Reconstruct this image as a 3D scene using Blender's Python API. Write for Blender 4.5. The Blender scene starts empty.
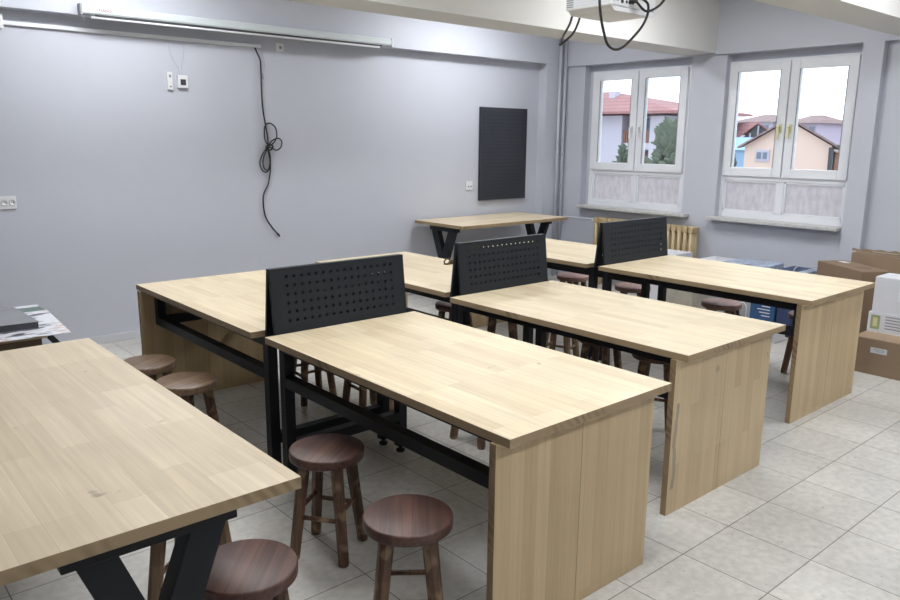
import bpy, bmesh, math, random
from mathutils import Vector, Matrix
C = bpy.context.scene.collection
R = math.radians
random.seed(7)

# ------------------------------------------------------------------ camera
cam_data = bpy.data.cameras.new('camera')
cam = bpy.data.objects.new('camera', cam_data); C.objects.link(cam)
YAW, PITCH, ROLL = 0.85371, -0.20896, 0.0098
fw = Vector((math.cos(YAW)*math.cos(PITCH), math.sin(YAW)*math.cos(PITCH), math.sin(PITCH)))
rt = fw.cross(Vector((0, 0, 1))).normalized(); up = rt.cross(fw)
r2 = rt*math.cos(ROLL)+up*math.sin(ROLL); u2 = -rt*math.sin(ROLL)+up*math.cos(ROLL)
m = Matrix.Identity(4)
for i in range(3):
    m[i][0] = r2[i]; m[i][1] = u2[i]; m[i][2] = -fw[i]
m[2][3] = 1.6367
cam.matrix_world = m
cam_data.sensor_width = 36; cam_data.lens = 761.07/900*36
cam_data.clip_start = .02; cam_data.clip_end = 500
sc = bpy.context.scene
sc.camera = cam

# ------------------------------------------------------------------ world, exposure
w = bpy.data.worlds.new('overcast_sky'); sc.world = w; w.use_nodes = True
nt = w.node_tree
bg = nt.nodes['Background']; bg.inputs[0].default_value = (0.84, 0.90, 1.0, 1); bg.inputs[1].default_value = 2.5
sc.view_settings.view_transform = 'Standard'; sc.view_settings.look = 'None'
sc.view_settings.exposure = 0.25; sc.view_settings.gamma = 1; sc.view_settings.use_curve_mapping = False
try:
    sc.cycles.use_denoising = True
    sc.cycles.max_bounces = 10; sc.cycles.diffuse_bounces = 5; sc.cycles.transparent_max_bounces = 12
except Exception:
    pass
LAMP_STRENGTH = 25.5          # fluorescent diffusers
LAMP_COLOR = (0.97, 0.985, 1.0)

# ------------------------------------------------------------------ mesh helpers
class MB:
    def __init__(s): s.bm = bmesh.new()
    def _mi(s, geom_faces, mi):
        for f in geom_faces: f.material_index = mi
    def box(s, x0, x1, y0, y1, z0, z1, bev=0, mi=0, M=None, side_mi=None, ax='z'):
        b = bmesh.new()
        bmesh.ops.create_cube(b, size=1)
        bmesh.ops.scale(b, vec=(x1-x0, y1-y0, z1-z0), verts=b.verts)
        bmesh.ops.translate(b, vec=((x0+x1)/2, (y0+y1)/2, (z0+z1)/2), verts=b.verts)
        if bev:
            bmesh.ops.bevel(b, geom=list(b.edges), offset=bev, segments=2, affect='EDGES', profile=.6)
        b.normal_update()
        for f in b.faces:
            f.material_index = mi
            if side_mi is not None and abs(getattr(f.normal, ax)) < .5: f.material_index = side_mi
        s._add(b, M)
    def _add(s, b, M=None):
        if M is not None: bmesh.ops.transform(b, matrix=M, verts=b.verts)
        me = bpy.data.meshes.new('tmp'); b.to_mesh(me); b.free()
        s.bm.from_mesh(me); bpy.data.meshes.remove(me)
    def bar(s, a, b_, wx, wy, side=(1, 0, 0), bev=0, mi=0):
        """rectangular bar from a to b; wx is the size along `side`, wy across"""
        a = Vector(a); b_ = Vector(b_); d = b_-a; L = d.length; z = d.normalized()
        sd = Vector(side); sd = (sd-z*sd.dot(z)).normalized(); t = z.cross(sd)
        M = Matrix(((sd.x, t.x, z.x, a.x), (sd.y, t.y, z.y, a.y), (sd.z, t.z, z.z, a.z), (0, 0, 0, 1)))
        s.box(-wx/2, wx/2, -wy/2, wy/2, 0, L, bev, mi, M)
    def cyl(s, a, b_, r0, r1=None, n=16, mi=0, smooth=True):
        if r1 is None: r1 = r0
        a = Vector(a); b_ = Vector(b_); z = (b_-a).normalized()
        q = z.to_track_quat('Z', 'Y').to_matrix()
        vs = []
        for P, r in ((a, r0), (b_, r1)):
            vs.append([s.bm.verts.new(P+q @ Vector((r*math.cos(2*math.pi*k/n), r*math.sin(2*math.pi*k/n), 0))) for k in range(n)])
        for k in range(n):
            f = s.bm.faces.new((vs[0][k], vs[0][(k+1) % n], vs[1][(k+1) % n], vs[1][k])); f.smooth = smooth; f.material_index = mi
        f = s.bm.faces.new(list(reversed(vs[0]))); f.material_index = mi
        f = s.bm.faces.new(vs[1]); f.material_index = mi
    def lathe(s, prof, n=32, c=(0, 0, 0), mi=0, smooth=True):
        c = Vector(c); rings = []
        for r, z in prof:
            if r < 1e-6: rings.append([s.bm.verts.new(c+Vector((0, 0, z)))])
            else: rings.append([s.bm.verts.new(c+Vector((r*math.cos(2*math.pi*k/n), r*math.sin(2*math.pi*k/n), z))) for k in range(n)])
        for A, B in zip(rings, rings[1:]):
            for k in range(n):
                a0 = A[k % len(A)]; a1 = A[(k+1) % len(A)]; b0 = B[k % len(B)]; b1 = B[(k+1) % len(B)]
                vs = []
                for v in (a0, a1, b1, b0):
                    if v not in vs: vs.append(v)
                if len(vs) > 2:
                    f = s.bm.faces.new(vs); f.smooth = smooth; f.material_index = mi
    def tube(s, pts, r, n=8, mi=0, sub=6):
        P = [Vector(p) for p in pts]
        if sub > 1 and len(P) > 2:
            Q = []
            E = [2*P[0]-P[1]]+P+[2*P[-1]-P[-2]]
            for i in range(1, len(E)-2):
                p0, p1, p2, p3 = E[i-1], E[i], E[i+1], E[i+2]
                for k in range(sub):
                    t = k/sub
                    Q.append(.5*((2*p1)+(-p0+p2)*t+(2*p0-5*p1+4*p2-p3)*t*t+(-p0+3*p1-3*p2+p3)*t**3))
            Q.append(P[-1]); P = Q
        t = (P[1]-P[0]).normalized()
        nrm = t.orthogonal().normalized(); rings = []
        for i, p in enumerate(P):
            t = (P[min(i+1, len(P)-1)]-P[max(i-1, 0)]).normalized()
            nrm = (nrm-t*nrm.dot(t)).normalized(); bn = t.cross(nrm)
            rings.append([s.bm.verts.new(p+r*(nrm*math.cos(2*math.pi*k/n)+bn*math.sin(2*math.pi*k/n))) for k in range(n)])
        for A, B in zip(rings, rings[1:]):
            for k in range(n):
                f = s.bm.faces.new((A[k], A[(k+1) % n], B[(k+1) % n], B[k])); f.smooth = True; f.material_index = mi
        for rg, rev in ((rings[0], True), (rings[-1], False)):
            f = s.bm.faces.new(list(reversed(rg)) if rev else rg); f.material_index = mi
    def prism(s, poly, axis, a, b_, mi=0):
        """poly: 2-D outline; extruded along axis ('x','y','z') from a to b"""
        def P(u, v, t): return {'x': (t, u, v), 'y': (u, t, v), 'z': (u, v, t)}[axis]
        A = [s.bm.verts.new(P(u, v, a)) for u, v in poly]; B = [s.bm.verts.new(P(u, v, b_)) for u, v in poly]
        n = len(poly); fs = [s.bm.faces.new(A), s.bm.faces.new(list(reversed(B)))]
        for k in range(n): fs.append(s.bm.faces.new((A[k], B[k], B[(k+1) % n], A[(k+1) % n])))
        for f in fs: f.material_index = mi
    def faces(s, verts, faces, mi=0):
        V = [s.bm.verts.new(v) for v in verts]
        for f in faces: s.bm.faces.new([V[i] for i in f]).material_index = mi
    def blob(s, c, r, sub=2, jit=.25, sq=(1, 1, 1), mi=0, rnd=random):
        b = bmesh.new(); bmesh.ops.create_icosphere(b, subdivisions=sub, radius=1)
        for v in b.verts:
            k = r*(1+rnd.uniform(-jit, jit)); v.co = Vector((v.co.x*k*sq[0]+c[0], v.co.y*k*sq[1]+c[1], v.co.z*k*sq[2]+c[2]))
        for f in b.faces: f.material_index = mi
        s._add(b)
    def build(s, name, mats, parent=None, world=False, recalc=True):
        if recalc: bmesh.ops.recalc_face_normals(s.bm, faces=s.bm.faces)
        if world and parent is not None:
            bmesh.ops.translate(s.bm, vec=-parent.location, verts=s.bm.verts)
        me = bpy.data.meshes.new(name); s.bm.to_mesh(me); s.bm.free()
        if not isinstance(mats, (list, tuple)): mats = [mats]
        for mm in mats: me.materials.append(mm)
        o = bpy.data.objects.new(name, me); C.objects.link(o)
        if parent is not None: o.parent = parent
        return o

def tag(o, label, cat, group=None):
    o['label'] = label; o['category'] = cat
    if group: o['group'] = group
    return o
def thing(name, label, cat, loc=(0, 0, 0), rz=0, group=None):
    o = bpy.data.objects.new(name, None); C.objects.link(o)
    o.location = loc; o.rotation_euler = (0, 0, rz); o.empty_display_size = .1
    return tag(o, label, cat, group)
def base(o):
    """put a single-mesh thing's origin at its base centre"""
    me = o.data; xs = [v.co for v in me.vertices]
    lo = Vector((min(v.x for v in xs), min(v.y for v in xs), min(v.z for v in xs))); hi = Vector((max(v.x for v in xs), max(v.y for v in xs), max(v.z for v in xs)))
    c = Vector(((lo.x+hi.x)/2, (lo.y+hi.y)/2, lo.z))
    me.transform(Matrix.Translation(-c)); o.location = c
    return o
def struct(o):
    o['kind'] = 'structure'; return o
def dup(root, loc, rz, label, group=None):
    r = root.copy(); C.objects.link(r); r.location = loc; r.rotation_euler = (0, 0, rz); r['label'] = label
    if group: r['group'] = group
    for ch in list(root.children):
        c = ch.copy(); C.objects.link(c); c.parent = r
        for g in ch.children:
            d = g.copy(); C.objects.link(d); d.parent = c
    return r
def text_part(name, body, size, mat, parent, M, ext=.0006):
    cu = bpy.data.curves.new(name, 'FONT'); cu.body = body; cu.size = size; cu.extrude = ext; cu.align_x = 'CENTER'; cu.align_y = 'CENTER'
    tmp = bpy.data.objects.new('tmp_text', cu); C.objects.link(tmp)
    bpy.context.view_layer.update()
    dg = bpy.context.evaluated_depsgraph_get()
    me = bpy.data.meshes.new_from_object(tmp.evaluated_get(dg)); me.name = name
    bpy.data.objects.remove(tmp); bpy.data.curves.remove(cu)
    me.transform(M); me.materials.clear(); me.materials.append(mat)
    o = bpy.data.objects.new(name, me); C.objects.link(o); o.parent = parent
    return o

# ------------------------------------------------------------------ materials
class N:
    def __init__(s, name):
        s.m = bpy.data.materials.new(name); s.m.use_nodes = True
        s.t = s.m.node_tree; s.b = s.t.nodes['Principled BSDF']; s.out = s.t.nodes['Material Output']
    def n(s, typ, **k):
        x = s.t.nodes.new(typ)
        for a, v in k.items():
            if a.startswith('i_'):
                key = a[2:].replace('_', ' ')
                x.inputs[key].default_value = v
            else: setattr(x, a, v)
        return x
    def l(s, a, b): s.t.links.new(a, b)
def rgb(c): return (c[0], c[1], c[2], 1)
def plain(name, col, rough=.5, metal=0, noise=0, nscale=20, bump=0, spec=None):
    g = N(name); g.b.inputs['Base Color'].default_value = rgb(col)
    g.b.inputs['Roughness'].default_value = rough; g.b.inputs['Metallic'].default_value = metal
    if spec is not None: g.b.inputs['Specular IOR Level'].default_value = spec
    if noise or bump:
        tc = g.n('ShaderNodeTexCoord'); nz = g.n('ShaderNodeTexNoise'); nz.inputs['Scale'].default_value = nscale; nz.inputs['Detail'].default_value = 5
        g.l(tc.outputs['Object'], nz.inputs['Vector'])
        if noise:
            mx = g.n('ShaderNodeMix', data_type='RGBA')
            mx.inputs[6].default_value = rgb([c*(1-noise) for c in col]); mx.inputs[7].default_value = rgb([min(1, c*(1+noise)) for c in col])
            g.l(nz.outputs['Fac'], mx.inputs[0]); g.l(mx.outputs[2], g.b.inputs['Base Color'])
        if bump:
            bp = g.n('ShaderNodeBump'); bp.inputs['Strength'].default_value = bump; bp.inputs['Distance'].default_value = .002
            g.l(nz.outputs['Fac'], bp.inputs['Height']); g.l(bp.outputs[0], g.b.inputs['Normal'])
    return g.m
def planks(name, c1, c2, along, across, length=.5, width=.06, rough=.42, grain=.12, mottle=None, seed=0.0, mort=.0005, mcol=None, bias=0.0):
    """finger-jointed laminated wood: staves run along one object axis"""
    g = N(name)
    tc = g.n('ShaderNodeTexCoord'); sp = g.n('ShaderNodeSeparateXYZ'); g.l(tc.outputs['Object'], sp.inputs[0])
    cb = g.n('ShaderNodeCombineXYZ'); g.l(sp.outputs[along], cb.inputs[0]); g.l(sp.outputs[across], cb.inputs[1])
    mp = g.n('ShaderNodeVectorMath', operation='ADD'); mp.inputs[1].default_value = (seed+.37, seed*.7+5.01, 0); g.l(cb.outputs[0], mp.inputs[0])
    br = g.n('ShaderNodeTexBrick', offset=.37, offset_frequency=1, squash=1.35, squash_frequency=3)
    br.inputs['Scale'].default_value = 1; br.inputs['Brick Width'].default_value = length; br.inputs['Row Height'].default_value = width
    br.inputs['Mortar Size'].default_value = mort; br.inputs['Mortar Smooth'].default_value = .3; br.inputs['Bias'].default_value = bias
    br.inputs['Color1'].default_value = rgb(c1); br.inputs['Color2'].default_value = rgb(c2)
    br.inputs['Mortar'].default_value = rgb(mcol or [a*.8 for a in c2])
    g.l(mp.outputs[0], br.inputs['Vector'])
    # grain, stretched along the stave
    sc_ = g.n('ShaderNodeVectorMath', operation='MULTIPLY')
    s3 = [60, 60, 60]; s3[along] = 2.2
    sc_.inputs[1].default_value = s3; g.l(tc.outputs['Object'], sc_.inputs[0])
    nz = g.n('ShaderNodeTexNoise'); nz.inputs['Scale'].default_value = 1; nz.inputs['Detail'].default_value = 4; nz.inputs['Distortion'].default_value = .6
    g.l(sc_.outputs[0], nz.inputs['Vector'])
    mr = g.n('ShaderNodeMapRange'); mr.inputs[1].default_value = .3; mr.inputs[2].default_value = .7; mr.inputs[3].default_value = 1-grain; mr.inputs[4].default_value = 1+grain*.5
    g.l(nz.outputs['Fac'], mr.inputs[0])
    big = g.n('ShaderNodeTexNoise'); big.inputs['Scale'].default_value = 2.3; big.inputs['Detail'].default_value = 3
    g.l(tc.outputs['Object'], big.inputs['Vector'])
    mb = g.n('ShaderNodeMapRange'); mb.inputs[1].default_value = .3; mb.inputs[2].default_value = .7; mb.inputs[3].default_value = .93; mb.inputs[4].default_value = 1.05
    g.l(big.outputs['Fac'], mb.inputs[0])
    mu = g.n('ShaderNodeMath', operation='MULTIPLY'); g.l(mr.outputs[0], mu.inputs[0]); g.l(mb.outputs[0], mu.inputs[1])
    vm = g.n('ShaderNodeVectorMath', operation='SCALE'); g.l(br.outputs['Color'], vm.inputs[0]); g.l(mu.outputs[0], vm.inputs['Scale'])
    last = vm.outputs[0]
    if mottle:   # sparse dark knots / dirt
        kn = g.n('ShaderNodeTexNoise'); kn.inputs['Scale'].default_value = mottle[1]; kn.inputs['Detail'].default_value = 2
        g.l(tc.outputs['Object'], kn.inputs['Vector'])
        kr = g.n('ShaderNodeMapRange'); kr.inputs[1].default_value = mottle[2]; kr.inputs[2].default_value = mottle[2]+.06; kr.inputs[3].default_value = 0; kr.inputs[4].default_value = .7
        g.l(kn.outputs['Fac'], kr.inputs[0])
        mx = g.n('ShaderNodeMix', data_type='RGBA'); g.l(kr.outputs[0], mx.inputs[0]); g.l(last, mx.inputs[6]); mx.inputs[7].default_value = rgb(mottle[0]); last = mx.outputs[2]
    g.l(last, g.b.inputs['Base Color'])
    g.b.inputs['Roughness'].default_value = rough
    return g.m

def endgrain(name, c1, c2, scale=30):
    g = N(name); tc = g.n('ShaderNodeTexCoord')
    mp = g.n('ShaderNodeMapping'); mp.inputs['Rotation'].default_value = (.5, .3, .6); g.l(tc.outputs['Object'], mp.inputs[0])
    wv = g.n('ShaderNodeTexWave'); wv.inputs['Scale'].default_value = scale; wv.inputs['Distortion'].default_value = 7; wv.inputs['Detail'].default_value = 2; wv.inputs['Detail Scale'].default_value = .6
    g.l(mp.outputs[0], wv.inputs[0])
    nz = g.n('ShaderNodeTexNoise'); nz.inputs['Scale'].default_value = 5; g.l(tc.outputs['Object'], nz.inputs['Vector'])
    mr = g.n('ShaderNodeMapRange'); mr.inputs[1].default_value = .54; mr.inputs[2].default_value = .70; mr.inputs[4].default_value = .85; g.l(nz.outputs['Fac'], mr.inputs[0])
    mu = g.n('ShaderNodeMath', operation='MULTIPLY'); g.l(wv.outputs['Fac'], mu.inputs[0]); g.l(mr.outputs[0], mu.inputs[1])
    mx = g.n('ShaderNodeMix', data_type='RGBA'); g.l(mu.outputs[0], mx.inputs[0]); mx.inputs[6].default_value = rgb(c1); mx.inputs[7].default_value = rgb(c2)
    g.l(mx.outputs[2], g.b.inputs['Base Color']); g.b.inputs['Roughness'].default_value = .6
    return g.m

WALLC = (.50, .520, .585)
M_wall = plain('wall_paint_blue_grey', WALLC, .65, noise=.03, nscale=3, bump=.08)
M_white = plain('ceiling_paint_white', (.62, .615, .60), .75, noise=.02, nscale=4)
M_ceil = plain('ceiling_paint', (.75, .75, .74), .85)
M_base = plain('skirting_paint', (.55, .56, .60), .5)
M_marble = plain('sill_marble', (.50, .50, .49), .35, noise=.25, nscale=25)
M_pvc = plain('white_pvc', (.74, .76, .80), .3)
M_plast = plain('white_plastic', (.72, .73, .75), .4)
M_greyplast = plain('grey_plastic', (.25, .26, .28), .5)
M_black = plain('black_steel', (.010, .012, .016), .5, spec=.3)
M_rubber = plain('black_rubber', (.012, .012, .012), .6)
M_peg = plain('perforated_steel_dark', (.014, .018, .025), .48, spec=.35)
M_pegwall = plain('perforated_board_black', (.020, .024, .034), .5, noise=.25, nscale=5)
M_screen = plain('screen_housing_white', (.58, .63, .65), .3)
M_red = plain('red_print', (.22, .02, .03), .6)
M_darkprint = plain('dark_print', (.04, .04, .05), .6)
M_radi = plain('radiator_ochre_enamel', (.46, .355, .20), .35)
M_pipe = plain('pipe_grey_paint', (.48, .50, .56), .4)
M_card = plain('cardboard', (.27, .19, .125), .8, noise=.08, nscale=8)
M_card2 = plain('cardboard_dark', (.22, .15, .095), .8, noise=.08, nscale=8)
M_whitebox = plain('white_carton', (.62, .63, .68), .55, noise=.05, nscale=9)
M_tape = plain('clear_tape', (.55, .50, .42), .15)
M_bronze = plain('bronze', (.09, .065, .03), .45, metal=.3)
M_blue = plain('blue_print', (.02, .075, .18), .5)
M_bluepale = plain('pale_blue_wrap', (.36, .42, .56), .35, noise=.7, nscale=16)
M_navy = plain('navy_print', (.03, .05, .12), .5, noise=.4, nscale=12)
M_maroon = plain('maroon_plastic', (.10, .03, .03), .5)
M_slab = plain('grey_folder', (.22, .23, .25), .45, noise=.25, nscale=6)
M_slabside = plain('folder_side', (.05, .055, .065), .6, noise=.3, nscale=20)
M_yellowed = plain('yellowed_plastic', (.62, .58, .33), .4)

BIRCH1 = (.69, .59, .415); BIRCH2 = (.58, .47, .305)
def top_mat(i, c1=BIRCH1, c2=BIRCH2, mot=None): return planks('birch_worktop_%d' % i, c1, c2, 1, 0, length=.42, width=.062, seed=i*3.1, mottle=mot, bias=-.25)
M_edge = endgrain('birch_edge', (.33, .24, .14), (.17, .115, .06), 11)
M_edge2 = endgrain('birch_board_edge', (.27, .19, .105), (.13, .085, .045), 18)
M_panel = planks('birch_end_board', (.60, .465, .28), (.50, .375, .215), 2, 0, length=.8, width=.062, rough=.5, seed=1.7, grain=.08)
M_panel2 = planks('birch_end_board_stained', (.60, .47, .29), (.51, .385, .225), 2, 0, length=.8, width=.062, rough=.5, seed=6.3, grain=.08, mottle=((.16, .15, .12), 6, .71))

def stain(m, x0, z0, z1, wd, col):
    t = m.node_tree; b = t.nodes['Principled BSDF']; src = b.inputs['Base Color'].links[0].from_socket
    def n(op, a, c=None):
        x = t.nodes.new('ShaderNodeMath'); x.operation = op
        for i, v in enumerate((a, c)):
            if v is None: continue
            if isinstance(v, (int, float)): x.inputs[i].default_value = v
            else: t.links.new(v, x.inputs[i])
        return x.outputs[0]
    tc = t.nodes.new('ShaderNodeTexCoord'); sp = t.nodes.new('ShaderNodeSeparateXYZ'); t.links.new(tc.outputs['Object'], sp.inputs[0])
    nz = t.nodes.new('ShaderNodeTexNoise'); nz.inputs['Scale'].default_value = 7; t.links.new(tc.outputs['Object'], nz.inputs['Vector'])
    d = n('ABSOLUTE', n('SUBTRACT', n('ADD', sp.outputs[0], n('MULTIPLY', n('SUBTRACT', nz.outputs['Fac'], .5), .05)), x0))
    m1 = n('SUBTRACT', 1.0, n('MINIMUM', n('DIVIDE', d, wd), 1.0))
    zz = n('MULTIPLY', n('GREATER_THAN', sp.outputs[2], z0), n('LESS_THAN', sp.outputs[2], z1))
    mk = n('MULTIPLY', n('MINIMUM', n('MULTIPLY', m1, 3.0), 0.7), zz)
    mx = t.nodes.new('ShaderNodeMix'); mx.data_type = 'RGBA'; t.links.new(mk, mx.inputs[0]); t.links.new(src, mx.inputs[6]); mx.inputs[7].default_value = rgb(col)
    t.links.new(mx.outputs[2], b.inputs['Base Color'])
stain(M_panel2, -.412, .12, .52, .014, (.22, .20, .17))

STOOL_R = planks('stool_seat_reddish', (.125, .058, .043), (.070, .034, .027), 0, 1, length=.6, width=.085, rough=.45, grain=.45, seed=2)
STOOL_B = planks('stool_seat_brown', (.25, .165, .10), (.17, .105, .065), 0, 1, length=.6, width=.075, rough=.4, grain=.4, seed=3)
STOOL_P = planks('stool_seat_rosy', (.31, .185, .16), (.25, .145, .125), 0, 1, length=.6, width=.07, rough=.35, grain=.2, seed=5)
M_leg = planks('stool_leg_wood', (.15, .080, .045), (.09, .045, .03), 2, 0, length=1, width=.3, rough=.5, grain=.6, mort=0, mottle=((.30, .20, .11), 9, .56))
M_leglight = planks('stool_leg_light_wood', (.30, .20, .12), (.20, .125, .075), 2, 0, length=1, width=.3, rough=.5, grain=.4, mort=0)

def floor_mat():
    g = N('terrazzo_tile_floor'); T = .355
    tc = g.n('ShaderNodeTexCoord')
    ad = g.n('ShaderNodeVectorMath', operation='ADD'); ad.inputs[1].default_value = (-2.916+40*T, -1.486+40*T, 0); g.l(tc.outputs['Object'], ad.inputs[0])
    br = g.n('ShaderNodeTexBrick', offset=0, squash=1); br.inputs['Scale'].default_value = 1
    br.inputs['Brick Width'].default_value = T; br.inputs['Row Height'].default_value = T
    br.inputs['Mortar Size'].default_value = .0026; br.inputs['Mortar Smooth'].default_value = .3
    br.inputs['Color1'].default_value = (.56, .545, .51, 1); br.inputs['Color2'].default_value = (.50, .485, .455, 1); br.inputs['Mortar'].default_value = (.15, .14, .13, 1)
    g.l(ad.outputs[0], br.inputs['Vector'])
    # chips of the terrazzo
    vo = g.n('ShaderNodeTexVoronoi'); vo.inputs['Scale'].default_value = 70; g.l(tc.outputs['Object'], vo.inputs['Vector'])
    nz = g.n('ShaderNodeTexNoise'); nz.inputs['Scale'].default_value = 28; nz.inputs['Detail'].default_value = 6; g.l(tc.outputs['Object'], nz.inputs['Vector'])
    m1 = g.n('ShaderNodeMapRange'); m1.inputs[1].default_value = .35; m1.inputs[2].default_value = .65; m1.inputs[3].default_value = .90; m1.inputs[4].default_value = 1.08; g.l(nz.outputs['Fac'], m1.inputs[0])
    n2 = g.n('ShaderNodeTexNoise'); n2.inputs['Scale'].default_value = 1.6; n2.inputs['Detail'].default_value = 6; n2.inputs['Roughness'].default_value = .65; g.l(tc.outputs['Object'], n2.inputs['Vector'])
    m2 = g.n('ShaderNodeMapRange'); m2.inputs[1].default_value = .35; m2.inputs[2].default_value = .65; m2.inputs[3].default_value = .88; m2.inputs[4].default_value = 1.05; g.l(n2.outputs['Fac'], m2.inputs[0])
    n3 = g.n('ShaderNodeTexNoise'); n3.inputs['Scale'].default_value = 45; n3.inputs['Detail'].default_value = 2; g.l(tc.outputs['Object'], n3.inputs['Vector'])
    m3 = g.n('ShaderNodeMapRange'); m3.inputs[1].default_value = .68; m3.inputs[2].default_value = .74; m3.inputs[3].default_value = 1; m3.inputs[4].default_value = .62; g.l(n3.outputs['Fac'], m3.inputs[0])
    a = g.n('ShaderNodeMath', operation='MULTIPLY'); g.l(m1.outputs[0], a.inputs[0]); g.l(m2.outputs[0], a.inputs[1])
    b = g.n('ShaderNodeMath', operation='MULTIPLY'); g.l(a.outputs[0], b.inputs[0]); g.l(m3.outputs[0], b.inputs[1])
    v = g.n('ShaderNodeVectorMath', operation='SCALE'); g.l(br.outputs['Color'], v.inputs[0]); g.l(b.outputs[0], v.inputs['Scale'])
    g.l(v.outputs[0], g.b.inputs['Base Color'])
    rr = g.n('ShaderNodeMapRange'); rr.inputs[1].default_value = .3; rr.inputs[2].default_value = .7; rr.inputs[3].default_value = .28; rr.inputs[4].default_value = .45; g.l(n2.outputs['Fac'], rr.inputs[0])
    g.l(rr.outputs[0], g.b.inputs['Roughness'])
    return g.m
M_floor = floor_mat()

def glass_mat():
    g = N('window_glass'); t = g.t; t.nodes.remove(g.b)
    tr = g.n('ShaderNodeBsdfTransparent'); tr.inputs[0].default_value = (.96, .98, .98, 1)
    gl = g.n('ShaderNodeBsdfGlossy'); gl.inputs['Roughness'].default_value = .02
    fr = g.n('ShaderNodeFresnel'); fr.inputs[0].default_value = 1.45
    mx = g.n('ShaderNodeMixShader'); g.l(fr.outputs[0], mx.inputs[0]); g.l(tr.outputs[0], mx.inputs[1]); g.l(gl.outputs[0], mx.inputs[2])
    g.l(mx.outputs[0], g.out.inputs[0]); return g.m
def frost_mat():
    g = N('frosted_window_film'); g.t.nodes.remove(g.b)
    tc = g.n('ShaderNodeTexCoord'); mp = g.n('ShaderNodeMapping'); mp.inputs['Scale'].default_value = (1, 12, 5); g.l(tc.outputs['Object'], mp.inputs[0])
    nz = g.n('ShaderNodeTexNoise'); nz.inputs['Scale'].default_value = 2; nz.inputs['Detail'].default_value = 6; nz.inputs['Roughness'].default_value = .7; g.l(mp.outputs[0], nz.inputs['Vector'])
    mx = g.n('ShaderNodeMix', data_type='RGBA'); mx.inputs[6].default_value = (.53, .515, .525, 1); mx.inputs[7].default_value = (.71, .69, .70, 1)
    mr = g.n('ShaderNodeMapRange'); mr.inputs[1].default_value = .3; mr.inputs[2].default_value = .7; g.l(nz.outputs['Fac'], mr.inputs[0]); g.l(mr.outputs[0], mx.inputs[0])
    tl = g.n('ShaderNodeBsdfTranslucent'); g.l(mx.outputs[2], tl.inputs[0])
    df = g.n('ShaderNodeBsdfDiffuse'); g.l(mx.outputs[2], df.inputs[0])
    ms = g.n('ShaderNodeMixShader'); ms.inputs[0].default_value = .25; g.l(tl.outputs[0], ms.inputs[1]); g.l(df.outputs[0], ms.inputs[2])
    g.l(ms.outputs[0], g.out.inputs[0]); return g.m
M_glass = glass_mat(); M_frost = frost_mat()
def emis(name, col, s):
    g = N(name); g.b.inputs['Base Color'].default_value = rgb(col); g.b.inputs['Emission Color'].default_value = rgb(col); g.b.inputs['Emission Strength'].default_value = s
    return g.m

# ------------------------------------------------------------------ room shell
YW, YF, XB, XW, ZB, ZC = 6.284, 6.160, 7.136, 7.172, 2.49, 3.02
XL, YB = -2.4, -2.6            # the unseen back of the room
XO = 7.42                      # outer face of the window wall
b = MB(); b.box(XL-.2, XO, YB-.2, YW+.2, -.12, 0); struct(b.build('floor', M_floor))
b = MB(); b.box(XL-.2, XO, YB-.2, YW+.2, ZC, ZC+.12); struct(b.build('ceiling', M_ceil))
b = MB(); b.box(XL-.2, XO, YW, YW+.2, 0, ZC); struct(b.build('wall_left', M_wall))
b = MB(); b.box(XL-.2, XL, YB, YW, 0, ZC); struct(b.build('wall_back', M_wall))
b = MB(); b.box(XL-.2, XO, YB-.2, YB, 0, ZC); struct(b.build('wall_right', M_wall))
# window wall: openings W1, W2 seen, W3 and W4 further right
W = [(4.50, 5.885), (2.83, 4.115), (.75, 2.07), (-1.3, .02)]
SZ, TZ = .865, 2.475
b = MB()
ys = [YW, W[0][1], W[0][0], W[1][1], W[1][0], 2.667]
b.box(XW, XO, 2.75, YW, 0, SZ)                                        # parapet
b.box(XW, XO, W[0][1], YW, SZ, TZ); b.box(XW, XO, W[1][1], W[0][0], SZ, TZ)
b.box(XB, XO, 2.667, 2.84, 0, ZC)                                      # pillar
b.box(XB, XO, 2.84, YW, TZ, ZC)                                        # lintel beam, flush with the pillar
b.box(XB, XO, YB, 2.667, TZ, ZC)
b.box(7.21, XO, YB, 2.70, 0, SZ)
b.box(7.21, XO, W[2][1], 2.70, SZ, TZ); b.box(7.21, XO, W[3][1], W[2][0], SZ, TZ); b.box(7.21, XO, YB, W[3][0], SZ, TZ)
struct(b.build('wall_window', M_wall))
b = MB(); b.box(XL, XB, YF, YW, ZB, ZC); struct(b.build('trim_1', M_wall))                         # edge beam on left wall
b = MB(); b.box(6.826, XW, YF+.006, YW, 0, ZB); struct(b.build('trim_2', M_wall))                  # corner pier
for i, (y0, y1) in enumerate(((4.221, 4.598), (2.177, 2.534), (.13, .49), (-1.9, -1.55))):
    b = MB(); b.box(XL, XB, y0, y1, ZB, ZC); struct(b.build('trim_%d' % (3+i), M_white))            # ceiling beams
b = MB(); b.box(XL, 6.826, YW-.012, YW, 0, .065, .003); struct(b.build('baseboard_left', M_base))
b = MB(); b.box(XW-.010, XW, 2.84, YF, 0, .065, .003); struct(b.build('baseboard_window', M_base))

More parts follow.
